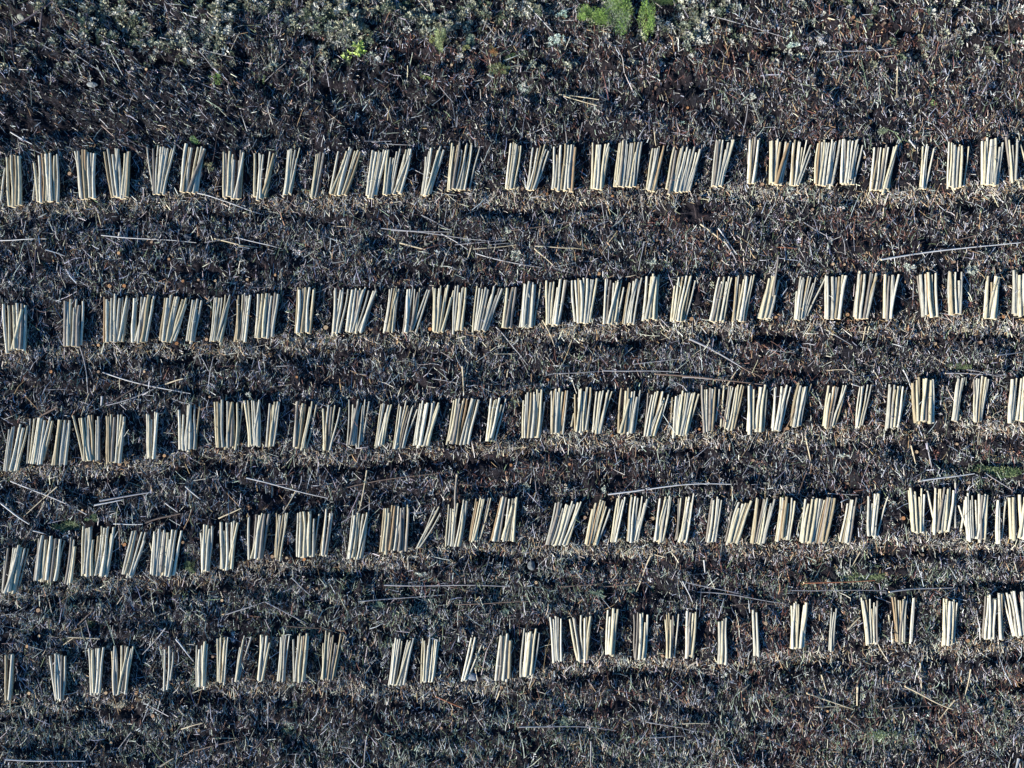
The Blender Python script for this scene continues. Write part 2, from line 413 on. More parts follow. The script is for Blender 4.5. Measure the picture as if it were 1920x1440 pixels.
# ------------------------------------------------------------------ brash: twigs
PAL = {
 'cream': (0.70, 0.62, 0.46), 'pale': (0.56, 0.52, 0.46), 'lilac': (0.38, 0.375, 0.41), 'grey': (0.50, 0.51, 0.51),
 'rust': (0.20, 0.10, 0.075), 'brown': (0.10, 0.075, 0.07), 'dark': (0.022, 0.023, 0.029), 'green': (0.16, 0.20, 0.12),
 'sage': (0.36, 0.40, 0.32), 'tan': (0.40, 0.27, 0.15)}
PN = list(PAL); PA = np.array([PAL[k] for k in PN])
def region_weights(PX, PY):
    n_ = len(PX)
    X = wx(PX); Y = wy(PY)
    W = np.zeros((n_, len(PN)))
    base = dict(cream=.05, pale=.10, lilac=.10, grey=.105, rust=.03, brown=.14, dark=.56, green=.06, sage=.045, tan=.035)
    for i, k in enumerate(PN):
        W[:, i] = base[k]
    W[:, PN.index('dark')] += 1.0 * np.exp(-((PY - 215) / 60) ** 2) * np.clip((1300 - PX) / 700, .25, 1)  # shade above the top row put into the twig colours
    d, _ = row_dist(PX, PY)
    chips = np.exp(-((d - 0.45) / 0.5) ** 2) * (0.3 + 1.1 * vnoise(X, Y, 2.0, 20)) * 1.3
    W[:, PN.index('cream')] += .55 * chips
    W[:, PN.index('pale')] += .35 * chips
    W[:, PN.index('tan')] += .3 * chips
    right = np.clip((PX - 500) / 1100, 0, 1)
    rn = vnoise(X, Y, 3.0, 21)
    W[:, PN.index('rust')] += .55 * right * np.clip(rn - .4, 0, 1) * 1.8
    W[:, PN.index('tan')] += .10 * right * rn
    W[:, PN.index('rust')] += .35 * np.exp(-((PX - 1300) / 260) ** 2 - ((PY - 115) / 32) ** 2)
    W[:, PN.index('rust')] += .4 * np.exp(-((PX - 830) / 110) ** 2 - ((PY - 95) / 35) ** 2)
    gn = np.clip(vnoise(X, Y, 2.2, 22) - .52, 0, 1) * 2
    lower = np.clip((PY - 900) / 300, 0, 1) + np.clip((170 - PY) / 150, 0, 1) * .7 + .25
    W[:, PN.index('sage')] += .40 * gn * lower
    W[:, PN.index('green')] += .22 * gn * lower
    for cx_, cy_, sx_, sy_, a_ in ((900, 1115, 330, 22, .5), (1620, 1090, 160, 22, .8), (1850, 880, 80, 25, .8), (1240, 700, 200, 30, .1), (550, 1180, 160, 40, .35), (1000, 1400, 300, 40, .4), (1650, 1370, 70, 30, .8)):
        g_ = a_ * np.exp(-((PX - cx_) / sx_) ** 2 - ((PY - cy_) / sy_) ** 2)
        W[:, PN.index('green')] += .8 * g_
        W[:, PN.index('sage')] += .6 * g_
    return W / W.sum(1, keepdims=True)

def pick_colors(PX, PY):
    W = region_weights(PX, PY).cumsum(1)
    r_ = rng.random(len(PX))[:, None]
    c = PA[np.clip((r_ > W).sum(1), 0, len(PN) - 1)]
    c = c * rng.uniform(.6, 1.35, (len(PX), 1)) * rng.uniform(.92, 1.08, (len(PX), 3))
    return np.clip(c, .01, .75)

def twigs(PX, PY, L, W, ang, lift, tilt, bend, col, hoff=None):
    """3-sided, 3-ring sticks; L, W in metres; lift = centre height above the soil"""
    n_ = len(PX)
    X = wx(PX, .1); Y = wy(PY, .1)
    dx = np.cos(ang); dy = np.sin(ang)
    t = tilt
    zc = hz(X, Y) + lift
    D = np.stack([dx * np.cos(t), dy * np.cos(t), np.sin(t)], 1)
    N1 = np.stack([-dy, dx, np.zeros(n_)], 1)
    N2 = np.cross(D, N1)
    C = np.stack([X, Y, zc], 1)
    P = [C - D * (L / 2)[:, None], C + N1 * (bend * L)[:, None] + N2 * (rng.normal(0, .04, n_) * L)[:, None], C + D * (L / 2)[:, None]]
    rad = [W * .55, W * .5, W * .28]
    ph = rng.uniform(0, 6.28, n_)
    VV = np.empty((n_, 9, 3), np.float32)
    for k in range(3):
        for q in range(3):
            a_ = ph + q * 2.0944
            VV[:, k * 3 + q] = P[k] + N1 * (np.cos(a_) * rad[k])[:, None] + N2 * (np.sin(a_) * rad[k])[:, None]
    base = (np.arange(n_) * 9)[:, None]
    fs = []
    for k in range(2):
        for q in range(3):
            a0, a1 = k * 3 + q, k * 3 + (q + 1) % 3
            fs.append([a0, a1, a1 + 3, a0 + 3])
    FF = (base[:, None] + np.array(fs)[None]).reshape(-1, 4)
    TT = np.repeat(col, 9, axis=0)
    return VV.reshape(-1, 3), FF, TT

def scatter(n_, dens=None):
    PX = rng.uniform(-70, 1990, n_); PY = rng.uniform(-70, 1510, n_)
    inside = sample(clear, PX, PY) > 0
    keep = ~(inside & (rng.random(n_) > .04))
    if dens is not None:
        keep &= rng.random(n_) < dens(PX, PY)
    return PX[keep], PY[keep]

def dens_main(PX, PY):
    d, _ = row_dist(PX, PY)
    trough = np.exp(-((d - 1.35) / .28) ** 2) + .6 * np.exp(-((d - 3.45) / .28) ** 2)
    cl = vnoise(wx(PX), wy(PY), .7, 30) * .6 + vnoise(wx(PX), wy(PY), .3, 31) * .6
    bn = vnoise(wx(PX) * .3, wy(PY), .8, 34) * .8 + vnoise(wx(PX) * .6, wy(PY), 2.0, 35) * .7
    return np.clip(cl * np.clip(bn * 1.9 - .25, .12, 1.5), .06, 1) * (1 - .6 * np.clip(trough, 0, 1))  # litter thinned in the troughs to deepen their shade

def twig_dir(PX, PY, n_):
    tl = (PX < 450) & (PY < 300)
    a_ = np.where(rng.random(n_) < .62, rng.normal(R(88), R(26), n_), rng.uniform(0, math.pi, n_))
    a_ = np.where(tl & (rng.random(n_) < .6), rng.normal(R(-38), R(18), n_), a_)
    return a_

parts = []
off = 0
def add(part):
    global off
    V_, F_, T_ = part
    parts.append((V_, F_ + off, T_))
    off += len(V_)

# fine litter
PX, PY = scatter(560000, dens_main); n_ = len(PX)
top = PY < 240
add(twigs(PX, PY, rng.gamma(3.0, .075, n_) + .08, rng.uniform(.011, .033, n_) , twig_dir(PX, PY, n_),
          rng.uniform(-.01, .12, n_), rng.normal(0, .35, n_), rng.normal(0, .07, n_), pick_colors(PX, PY)))
# heavier sticks and torn bark
PX, PY = scatter(85000, dens_main); n_ = len(PX)
add(twigs(PX, PY, rng.gamma(3.0, .12, n_) + .15, rng.uniform(.022, .052, n_), twig_dir(PX, PY, n_),
          rng.uniform(.02, .14, n_), rng.normal(0, .22, n_), rng.normal(0, .05, n_), pick_colors(PX, PY)))
# longer thin branches
PX, PY = scatter(8000); n_ = len(PX)
add(twigs(PX, PY, rng.gamma(4.0, .22, n_) + .3, rng.uniform(.018, .042, n_), twig_dir(PX, PY, n_),
          rng.uniform(.06, .17, n_), rng.normal(0, .07, n_), rng.normal(0, .035, n_), pick_colors(PX, PY)))
# pale splintered tops and chips next to the butts
PX, PY = scatter(150000); d, _k = row_dist(PX, PY)
kp = (rng.random(len(PX)) < .9 * np.exp(-((d - .4) / .42) ** 2) * np.clip(vnoise(wx(PX), wy(PY), 1.3, 33) * 1.5 - .2, 0, 1)) & (d > -.1)
PX, PY = PX[kp], PY[kp]; n_ = len(PX)
cc = PA[rng.choice([0, 0, 1, 3, 9, 9, 5], n_)] * rng.uniform(.5, 1.15, (n_, 1))
add(twigs(PX, PY, rng.gamma(3.0, .06, n_) + .08, rng.uniform(.015, .045, n_), rng.uniform(0, 3.14, n_),
          rng.uniform(.0, .14, n_), rng.normal(0, .4, n_), rng.normal(0, .12, n_), np.clip(cc, 0, .75)))
# scraps lying over and against the piles
PX = rng.uniform(0, 1920, 60000); PY = rng.uniform(250, 1330, 60000)
kp = (sample(mask, PX, PY) > 0) & (rng.random(60000) < .045)
PX, PY = PX[kp], PY[kp]; n_ = len(PX)
add(twigs(PX, PY, rng.gamma(3.0, .08, n_) + .08, rng.uniform(.012, .03, n_), rng.uniform(0, 3.14, n_),
          rng.uniform(.46, .56, n_), rng.normal(0, .15, n_), rng.normal(0, .12, n_), pick_colors(PX, PY)))
Vb = np.concatenate([p[0] for p in parts]); Fb = np.concatenate([p[1] for p in parts]); Tb = np.concatenate([p[2] for p in parts])
tag(obj('logging_brash', mesh_from('logging_brash', Vb, Fb, [M_BRASH], tint=Tb)),
    'dense litter of broken twigs, bark and splinters left all over the felled ground', 'brash', kind='stuff')
del Vb, Fb, Tb, parts

# ------------------------------------------------------------------ leafy litter and low plants: bent quads
def leaves(C, size, asp, az, tilt, col):
    n_ = len(C)
    dx = np.cos(az); dy = np.sin(az)
    D = np.stack([dx * np.cos(tilt), dy * np.cos(tilt), np.sin(tilt)], 1)
    N1 = np.stack([-dy, dx, np.zeros(n_)], 1)
    roll = rng.normal(0, .6, n_)
    N2 = np.cross(D, N1)
    Wd = N1 * np.cos(roll)[:, None] + N2 * np.sin(roll)[:, None]
    L = size[:, None]; w_ = (size * asp)[:, None]
    Un = np.cross(D, Wd)
    VV = np.empty((n_, 4, 3), np.float32)
    VV[:, 0] = C - D * L / 2
    VV[:, 1] = C + Wd * w_ / 2 + Un * L * .06
    VV[:, 2] = C + D * L / 2
    VV[:, 3] = C - Wd * w_ / 2 + Un * L * .06
    FF = (np.arange(n_) * 4)[:, None] + np.arange(4)[None]
    return VV.reshape(-1, 3), FF, np.repeat(col, 4, axis=0)

PX, PY = scatter(200000, lambda a, b_: dens_main(a, b_) * np.clip(vnoise(wx(a), wy(b_), .55, 41) * 1.9 - .35, 0, 1)); n_ = len(PX)
X, Y = wx(PX), wy(PY)
C = np.stack([X, Y, hz(X, Y) + rng.uniform(0, .10, n_)], 1)
add_c = pick_colors(PX, PY)
V_, F_, T_ = leaves(C, rng.uniform(.05, .13, n_), rng.uniform(.35, .8, n_), rng.uniform(0, 6.28, n_), rng.normal(.3, .5, n_), add_c)
tag(obj('leaf_litter', mesh_from('leaf_litter', V_, F_, [M_LEAF], tint=T_)),
    'dead leaves, needles and scraps of bark among the twigs', 'litter', kind='stuff')

# loose clumps of dead heather and needle sprays standing up from the litter
PX, PY = scatter(20000, lambda a, b_: np.clip(vnoise(wx(a), wy(b_), 1.3, 43) * 2.6 - .9, 0, 1)); m_ = len(PX)
kk = 26
sz = rng.uniform(.07, .22, m_)
cb = pick_colors(PX, PY) * 1.25
C = np.stack([wx(PX), wy(PY), hz(wx(PX), wy(PY))], 1)
C = np.repeat(C, kk, 0); s_ = np.repeat(sz, kk); n_ = len(C)
az = rng.uniform(0, 6.28, n_); rr = np.sqrt(rng.random(n_)) * s_
C = C + np.stack([np.cos(az) * rr, np.sin(az) * rr, s_ * rng.uniform(.1, 1.2, n_) * (1 - .5 * (rr / s_) ** 2)], 1)
V_, F_, T_ = leaves(C, s_ * rng.uniform(.3, .8, n_), rng.uniform(.15, .5, n_), az, rng.normal(.6, .5, n_), np.clip(np.repeat(cb, kk, 0) * rng.uniform(.6, 1.25, (n_, 1)), 0, .7))
tag(obj('dead_heather', mesh_from('dead_heather', V_, F_, [M_LEAF], tint=T_)),
    'small grey and brown clumps of dead heather between the twigs', 'heather', kind='stuff')

# tussocks: upright tufts in the uncut strip along the top
def tussock_w(PX, PY):
    a_ = np.exp(-((PX - 430) / 260) ** 2 - ((PY - 20) / 60) ** 2) * 1.2
    a_ += np.exp(-((PX - 560) / 90) ** 2 - ((PY - 60) / 60) ** 2) * .5
    a_ += np.exp(-((PX - 1310) / 160) ** 2 - ((PY - 30) / 42) ** 2) * 1.2
    a_ += np.exp(-((PX - 1010) / 140) ** 2 - ((PY - 10) / 35) ** 2) * .9
    a_ += np.exp(-((PX - 760) / 130) ** 2 - ((PY - 30) / 32) ** 2) * .7 + np.exp(-((PX - 710) / 70) ** 2 - ((PY - 48) / 20) ** 2) * .8 + np.exp(-((PX - 1400) / 130) ** 2 - ((PY - 60) / 25) ** 2) * .5
    a_ += .10 * (PY < 130)
    return np.clip(a_, 0, 1)
PX = rng.uniform(-70, 1990, 11000); PY = rng.uniform(-70, 170, 11000)
kp = rng.random(len(PX)) < .75 * tussock_w(PX, PY) * np.clip(vnoise(wx(PX) * .6, wy(PY), 1.1, 44) * 3.4 - 1.2, 0, 1)
PX, PY = PX[kp], PY[kp]
nb = 46
n_ = len(PX)
ctr = np.stack([wx(PX), wy(PY), hz(wx(PX), wy(PY))], 1)
tsz = rng.uniform(.14, .36, n_)
tc_ = np.array([[.28, .28, .18], [.42, .42, .30], [.26, .29, .22], [.50, .49, .42], [.12, .15, .09]])[rng.integers(0, 5, n_)]
tc_ = tc_ * rng.uniform(.7, 1.2, (n_, 1))
C = np.repeat(ctr, nb, 0); s_ = np.repeat(tsz, nb)
az = rng.uniform(0, 6.28, n_ * nb); rr = np.sqrt(rng.random(n_ * nb)) * s_
C = C + np.stack([np.cos(az) * rr, np.sin(az) * rr, s_ * 1.5 * (1.0 - .7 * (rr / s_) ** 2) * rng.uniform(.6, 1.1, n_ * nb)], 1)
V_, F_, T_ = leaves(C, s_ * rng.uniform(.4, .7, n_ * nb), rng.uniform(.3, .6, n_ * nb), az, rng.uniform(.2, 1.3, n_ * nb), np.repeat(tc_, nb, 0) * rng.uniform(.7, 1.25, (n_ * nb, 1)))
tag(obj('grass_tussocks', mesh_from('grass_tussocks', V_, F_, [M_PLANT], tint=T_)),
    'olive grass and heather tussocks in the rough strip along the top', 'tussocks', kind='stuff')

# ------------------------------------------------------------------ logs
SEG = 8; RING = 9
def log_arrays(p0, p1, r0, r1, tint, seed, wob=.02, bend=.011, seg=SEG, ring=RING):
    g = np.random.default_rng(seed)
    p0 = np.array(p0); p1 = np.array(p1)
    D = p1 - p0; L = np.linalg.norm(D); D /= L
    up = np.array([0, 0, 1.0]); N1 = np.cross(D, up); N1 /= np.linalg.norm(N1); N2 = np.cross(N1, D)
    t = np.linspace(0, 1, ring)
    bx = bend * L * g.normal(0, 1) * np.sin(t * math.pi) + .35 * bend * L * g.normal(0, 1) * np.sin(t * 2 * math.pi)
    bz = .4 * bend * L * g.normal(0, 1) * np.sin(t * math.pi)
    rr = r0 + (r1 - r0) * t + g.normal(0, wob * .35, ring) * r0 * 3
    rr[0] *= 1.06
    a = np.linspace(0, 2 * math.pi, seg, endpoint=False) + g.uniform(0, 1)
    V_ = np.empty((ring, seg, 3)); LP = np.empty((ring, seg, 3))
    for k in range(ring):
        c = p0 + D * L * t[k] + N1 * bx[k] + N2 * bz[k]
        rk = rr[k] * (1 + g.normal(0, .035, seg))
        V_[k] = c + np.outer(np.cos(a) * rk, N1) + np.outer(np.sin(a) * rk, N2)
        LP[k, :, 0] = np.cos(a) * .8
        LP[k, :, 1] = t[k] * L * .45
        LP[k, :, 2] = seed * 7.31 % 500 + np.sin(a) * .8
    V_ = V_.reshape(-1, 3); LP = LP.reshape(-1, 3)
    F_ = []
    for k in range(ring - 1):
        for q in range(seg):
            F_.append([k * seg + q, k * seg + (q + 1) % seg, (k + 1) * seg + (q + 1) % seg, (k + 1) * seg + q])
    F_ = np.array(F_)
    # cut faces: own rim vertices
    nb_ = len(V_)
    V_ = np.concatenate([V_, V_[:seg], V_[nb_ - seg:nb_]])
    LP = np.concatenate([LP, LP[:seg], LP[nb_ - seg:nb_]])
    E = np.array([[nb_ + q for q in range(seg)][::-1], [nb_ + seg + q for q in range(seg)]])
    return V_, F_, E, LP, np.tile(tint, (len(V_), 1))

LOGC = [((.62, .58, .45), 'pale'), ((.56, .50, .34), 'cream'), ((.44, .42, .34), 'greyish'), ((.38, .31, .19), 'tan'),
        ((.36, .25, .14), 'orange brown'), ((.25, .22, .18), 'weathered brown')]
ALL = []      # every log: dict
seed = 100
for ri, (rname, piles) in enumerate(rows):
    for pi, p in enumerate(piles):
        n = p['n']
        g = random.Random(ri * 100 + pi)
        st = p['wt'] / PPM / max(1, n - 1); sb = p['wb'] / PPM / max(1, n - 1)
        rb = min(.105, max(.052, .5 * (st + sb) * .67)); rb *= g.uniform(.94, 1.06)
        if n <= 3: rb = min(.095, max(.062, (st + sb) * .28))
        warm = g.random()
        x0 = p['logs'][0][0]
        items = []
        for (xt, yt, xb, yb, i, nn) in p['logs']:
            r0 = rb * g.uniform(.72, 1.2); r1 = r0 * g.uniform(.66, .85)
            up = (i % 2 == 1) and n > 2
            if g.random() < .10: up = not up
            za = .20 + r0 + (math.sqrt(max(0, 4 * rb * rb - sb * sb)) if up else 0)
            zb = .20 + r1 + (math.sqrt(max(0, 4 * (rb * .8) ** 2 - st * st)) if up else 0)
            cross = g.gauss(0, .30) * 4 * st * PPM * .25
            yb2 = yb + g.gauss(0, 1.6); yt2 = yt + g.gauss(0, 2.8)
            if g.random() < .14: yt2 += g.uniform(4, 18)
            if g.random() < .08: yb2 += g.uniform(-6, 6)
            items.append((xt + cross + g.gauss(0, .8), yt2, xb + g.gauss(0, .6), yb2, za, zb, r0, r1))
        # one or two logs fallen askew over the heap
        if n >= 7 and g.random() < .6:
            k = g.randrange(1, n - 2)
            it = list(items[k]); it[0] = items[min(n - 1, k + g.choice((2, 3)))][0]
            it[4] += .03; it[5] = it[5] + .09; items[k] = tuple(it)
        for (x1, y1, x2, y2) in p['strays']:
            r0 = g.uniform(.055, .075); lift = 0.0
            if y1 < p['yt'] - 12: lift = .30
            items.append((x1, y1, x2, y2, .14 + r0 + lift, .14 + r0 * .7 + lift, r0, r0 * .75))
        logs = []
        for (xt, yt, xb, yb, za, zb, r0, r1) in items:
            u = g.random()
            if warm > .72: ci = g.choices(range(6), (3, 5, 2, 2.2, .5, 1.2))[0]
            else: ci = g.choices(range(6), (5, 4, 4, .8, .15, 1.0))[0]
            col = np.array(LOGC[ci][0]) * g.uniform(.72, 1.02)
            seed += 1
            logs.append(dict(p0=(wx(xb, za), wy(yb, za), za), p1=(wx(xt, zb), wy(yt, zb), zb), r0=r0, r1=r1, col=col,
                             cn=LOGC[ci][1], seed=seed, row=ri, pile=pi, xm=(xt + xb) / 2, x0=xb))
        logs.sort(key=lambda q: q['xm'])
        for i, q in enumerate(logs):
            q['i'] = i; q['n'] = len(logs)
        L = (p['yb'] - p['yt'])
        vis = min(2 * rb, (st + sb) / 2 + .02 if n > 1 else 2 * rb)
        p['size'] = L * vis
        p['all'] = logs
        p['xc'] = p['x']
        ALL += logs

ORD = ['first', 'second', 'third', 'fourth', 'fifth', 'sixth', 'seventh', 'eighth', 'ninth', 'tenth', 'eleventh', 'twelfth',
       'thirteenth', 'fourteenth', 'fifteenth', 'sixteenth', 'seventeenth', 'eighteenth', 'nineteenth', 'twentieth',
       'twenty-first', 'twenty-second', 'twenty-third', 'twenty-fourth', 'twenty-fifth']
def pile_name(ri, pi):
    N = len(rows[ri][1])
    if pi < N / 2:
        return f"{ORD[pi]} pile from left", rows[ri][0]
    return f"{ORD[N - 1 - pi]} pile from right", rows[ri][0]

rank = sorted([p for _, ps in rows for p in ps], key=lambda p: -p['size'])
chosen = []; 
for p in rank:
    if len(chosen) + len(p['all']) <= 300:
        chosen += p['all']
ids = set(id(q) for q in chosen)
print('logs total', len(ALL), 'individual', len(chosen), 'piles', [len(ps) for _, ps in rows])
rest = []
for q in ALL:
    A = log_arrays(q['p0'], q['p1'], q['r0'], q['r1'], q['col'], q['seed'])
    if id(q) in ids:
        V_, F_, E, LP, T_ = A
        c = (np.array(q['p0']) + np.array(q['p1'])) / 2
        me = mesh_from('log', V_ - c, [F_, E], [M_WOOD, M_END], tint=T_, lp=LP, mi=[0] * len(F_) + [1] * 2, smooth=False)
        sm = np.array([True] * len(F_) + [False] * 2); me.polygons.foreach_set('use_smooth', sm)
        o = obj('log', me, loc=tuple(c))
        pn, rn = pile_name(q['row'], q['pile'])
        if q['i'] < (q['n'] + 1) / 2: w1 = f"{ORD[q['i']]} from left"
        else: w1 = f"{ORD[q['n'] - 1 - q['i']]} from right"
        if q['i'] == 0: w1 = 'leftmost'
        if q['i'] == q['n'] - 1: w1 = 'rightmost'
        tag(o, f"{q['cn']} log, {w1} in the {pn}, {rn} row", 'log', 'cut logs laid in piles')
    else:
        rest.append(A)
Vs, Fs, Es, Ls, Ts = [], [], [], [], []
o_ = 0
for V_, F_, E, LP, T_ in rest:
    Vs.append(V_); Fs.append(F_ + o_); Es.append(E + o_); Ls.append(LP); Ts.append(T_); o_ += len(V_)
nf = sum(len(f) for f in Fs); ne = sum(len(f) for f in Es)
me = mesh_from('piled_logs', np.concatenate(Vs), [np.concatenate(Fs), np.concatenate(Es)], [M_WOOD, M_END], tint=np.concatenate(Ts),
               lp=np.concatenate(Ls), mi=[0] * nf + [1] * ne)
me.polygons.foreach_set('use_smooth', np.array([True] * nf + [False] * ne))
tag(obj('piled_logs', me), 'the many other pale cut logs lying in piles along the five rows', 'logs', kind='stuff')

# ------------------------------------------------------------------ where is it: words for small things
def ordinal_ref(px, py):
    """nearest pile and how the point lies to it"""
    best = None
    for ri, (rn, ps) in enumerate(rows):
        for pi, p in enumerate(ps):
            dx_ = max(0, abs(px - p['xc']) - max(p['wt'], p['wb']) / 2); dy_ = max(0, abs(py - p['y']) - 44)
            dd = math.hypot(dx_, dy_)
            if best is None or dd < best[0]:
                best = (dd, ri, pi, dx_, dy_)
    dd, ri, pi, dx_, dy_ = best
    p = rows[ri][1][pi]
    if dy_ >= dx_: rel = 'above' if py < p['y'] else 'below'
    else: rel = 'left of' if px < p['xc'] else 'right of'
    far = 'just ' if dd < 25 else ('well ' if dd > 60 and rel in ('above', 'below') else '')
    pn, rn = pile_name(ri, pi)
    return f"{far}{rel} the {pn}, {rn} row"

def uniq(labels_objs, noun_group):
    """disambiguate equal labels by left-right order"""
    d = {}
    for l, o, px, py in labels_objs:
        d.setdefault(l, []).append((px, py, o))
    for l, lst in d.items():
        if len(lst) == 1:
            lst[0][2]['label'] = l
            continue
        xs_ = [q[0] for q in lst]; ys_ = [q[1] for q in lst]
        if max(xs_) - min(xs_) >= .6 * (max(ys_) - min(ys_)):
            lst.sort(key=lambda q: q[0]); wd = ('left', 'middle', 'right') if len(lst) == 3 else ('left', 'right')
        else:
            lst.sort(key=lambda q: q[1]); wd = ('upper', 'middle', 'lower') if len(lst) == 3 else ('upper', 'lower')
        for k, q in enumerate(lst):
            pre = wd[k] if len(lst) <= 3 else f"{ORD[k]}"
            q[2]['label'] = f"{pre} {l}"
    for l, o, px, py in labels_objs:
        o['group'] = noun_group

# ------------------------------------------------------------------ discarded poles and branches, plus dark sticks drawn in for a cast shadow
POLES = """300 70 438 108 2 g;122 87 185 132 2 g;20 248 60 270 3 w;373 95 407 137 2 g;990 10 1035 58 2.5 w;1180 3 1190 20 2 g
1007 172 1023 178 2 c;1048 177 1123 187 3 c;1057 180 1120 198 2.5 c;820 157 850 192 2 g;1092 230 1085 265 2 g;697 266 773 272 2 g
1227 248 1230 273 3 c;1325 27 1480 73 2 g;1547 97 1675 90 2.5 g;1547 118 1603 101 3 g;1650 107 1697 103 3 c;1540 130 1548 142 3 c
1543 170 1560 185 3 w;1683 126 1682 183 3 c;1402 197 1390 270 2 g;1730 210 1777 263 2 g;1877 220 1870 263 2 g;1553 34 1565 37 4 c;1705 262 1717 278 4 w
0 451 87 448 2.5 w;190 441 368 455 2.5 w;85 468 122 480 3 w;383 455 443 445 2 g;443 445 530 467 2.5 w;402 447 458 461 4 c;447 460 484 464 4 c
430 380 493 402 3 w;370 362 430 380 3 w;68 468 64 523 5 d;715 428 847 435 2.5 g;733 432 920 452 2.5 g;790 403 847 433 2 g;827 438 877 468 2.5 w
853 459 950 450 2 g;887 467 968 459 2 c;958 432 1132 411 2.5 b;1003 461 1077 465 3 c;1077 465 1108 470 2 c;1002 466 1037 497 3 c;892 475 973 495 2.5 w
973 495 1017 502 2 g;750 455 798 468 5 c;1128 380 1133 423 2 g;1208 453 1197 507 2.5 g;1313 420 1362 457 4 c;1347 428 1382 477 3 w;1362 457 1382 493 3 g
1652 487 1913 455 4.5 w;1457 463 1495 466 2.5 r;1507 417 1563 448 2.5 g;1737 365 1743 378 4 w;1657 390 1655 410 3 c;1793 450 1880 420 2.5 b
190 697 357 738 3 w;82 731 130 731 2 g;213 752 287 708 3 b;310 720 343 710 4 c;200 760 293 727 2.5 g;150 650 163 707 3 g;163 707 165 737 3 g
167 738 152 780 3 c;192 743 190 760 6 w;213 660 227 687 3 g;70 785 108 763 6 b;930 613 973 663 2.5 w;973 663 990 685 2 g;927 663 968 663 3 c
923 692 963 673 2.5 b;867 687 870 740 4 c;810 710 863 718 2 g;1037 700 1130 696 2 g;1130 695 1273 698 3 g;1187 683 1280 672 2 g;1017 600 1040 650 3 c
1228 701 1440 722 4 b;1292 635 1390 688 5 g;1390 688 1427 707 3.5 b;1280 707 1360 713 3 g;1363 723 1380 697 5 c;1440 655 1492 662 2 g;1393 688 1453 696 2 b
1550 695 1590 693 2 c;1553 620 1597 647 2.5 g;1623 613 1617 643 3 c;1867 666 1920 660 3 g;1773 700 1887 703 3 g;1813 693 1880 708 2 g;1693 693 1710 733 3 w
1597 720 1613 725 3 w;20 902 163 965 3 w;0 942 55 983 4 w;107 913 45 968 3 c;83 940 73 960 2 c;187 939 290 922 5 g;177 947 230 937 4 w
348 912 387 947 3 w;462 896 615 934 3 w;410 972 452 953 3.5 c;555 920 530 963 3 c;273 980 338 963 5 b;213 982 267 983 3 w;62 995 88 1002 3 w
310 943 333 960 3 w;223 985 225 1050 2.5 b;688 882 673 958 3.5 c;640 917 840 885 2.5 b;640 980 707 937 2 g;857 890 853 915 4 c;862 907 923 915 3 b
1140 927 1370 908 4 w;1510 817 1522 873 3.5 c;1708 835 1717 870 3.5 c;1738 830 1750 887 3 g;1513 883 1497 927 2 b;1723 902 1827 888 4 w;1553 925 1610 928 2 g
1847 887 1903 923 2.5 g;422 1153 497 1128 3 g;497 1128 577 1170 2.5 g;128 1195 187 1198 3 c;115 1212 137 1197 3 c;310 1178 267 1227 3 g;330 1198 363 1240 4 w
547 1083 583 1117 3 g;530 1173 600 1178 2 b;140 1177 170 1148 3 b;720 1097 957 1100 3.5 g;672 1128 833 1115 3 g;853 1133 998 1127 3 b
1053 1100 1127 1094 3 b;1130 1100 1223 1090 3 b;1220 1042 1193 1110 3 c;840 1100 930 1113 2 b;918 1043 907 1077 2.5 g;1220 1037 1247 1045 3 c
1280 1090 1403 1118 2.5 g;1307 1110 1480 1133 2.5 g;1280 1090 1298 1128 3 w;1370 1135 1477 1133 2 b;1507 1093 1640 1088 4 r;1477 1107 1663 1108 2 g
1667 1110 1787 1102 4 g;1613 1035 1597 1063 3 c;1640 1118 1670 1130 3 g;1320 1050 1322 1075 3.5 w;1590 1180 1613 1157 4 c;10 1424 160 1427 3 w
400 1384 443 1385 3 c;367 1407 447 1387 3 b;340 1367 380 1356 3 c;300 1437 325 1422 5 c;247 1372 217 1410 2.5 g;335 1328 345 1343 3 c;278 1327 267 1353 3 g
503 1317 502 1367 2.5 g;688 1380 682 1438 3 g;973 1363 1155 1370 3 g;817 1305 887 1335 4 r;937 1295 927 1320 3.5 c;1108 1390 1107 1438 3 g
1210 1353 1280 1365 2.5 g;1217 1383 1280 1380 3 g;640 1400 663 1404 3 g;1280 1357 1330 1357 3 c;1280 1366 1330 1375 2 g;1513 1300 1600 1330 4 c
1527 1325 1580 1325 3 c;1608 1287 1607 1323 5 c;1697 1287 1787 1330 4 c;1790 1313 1760 1350 3 c;1820 1255 1807 1310 3 c;1657 1330 1763 1323 3 b
1540 1265 1550 1297 3 c;1725 1243 1728 1297 3 c;1390 1297 1405 1283 3 c;1910 1423 1903 1445 6 w;1587 1347 1613 1365 3 g;28 118 20 48 4 d;24 50 100 2 5 d;75 62 80 0 5 d;100 3 133 55 3 b;160 70 164 25 5 d"""  # last entries, top left corner: sticks standing in for a branchy cast shadow
PC = {'w': ((.50, .49, .47), 'whitish'), 'c': ((.50, .42, .28), 'cream coloured'), 'g': ((.30, .29, .29), 'grey'), 'b': ((.17, .12, .09), 'brown'),
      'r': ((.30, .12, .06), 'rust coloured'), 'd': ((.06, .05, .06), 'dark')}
lab = []
sd = 9000
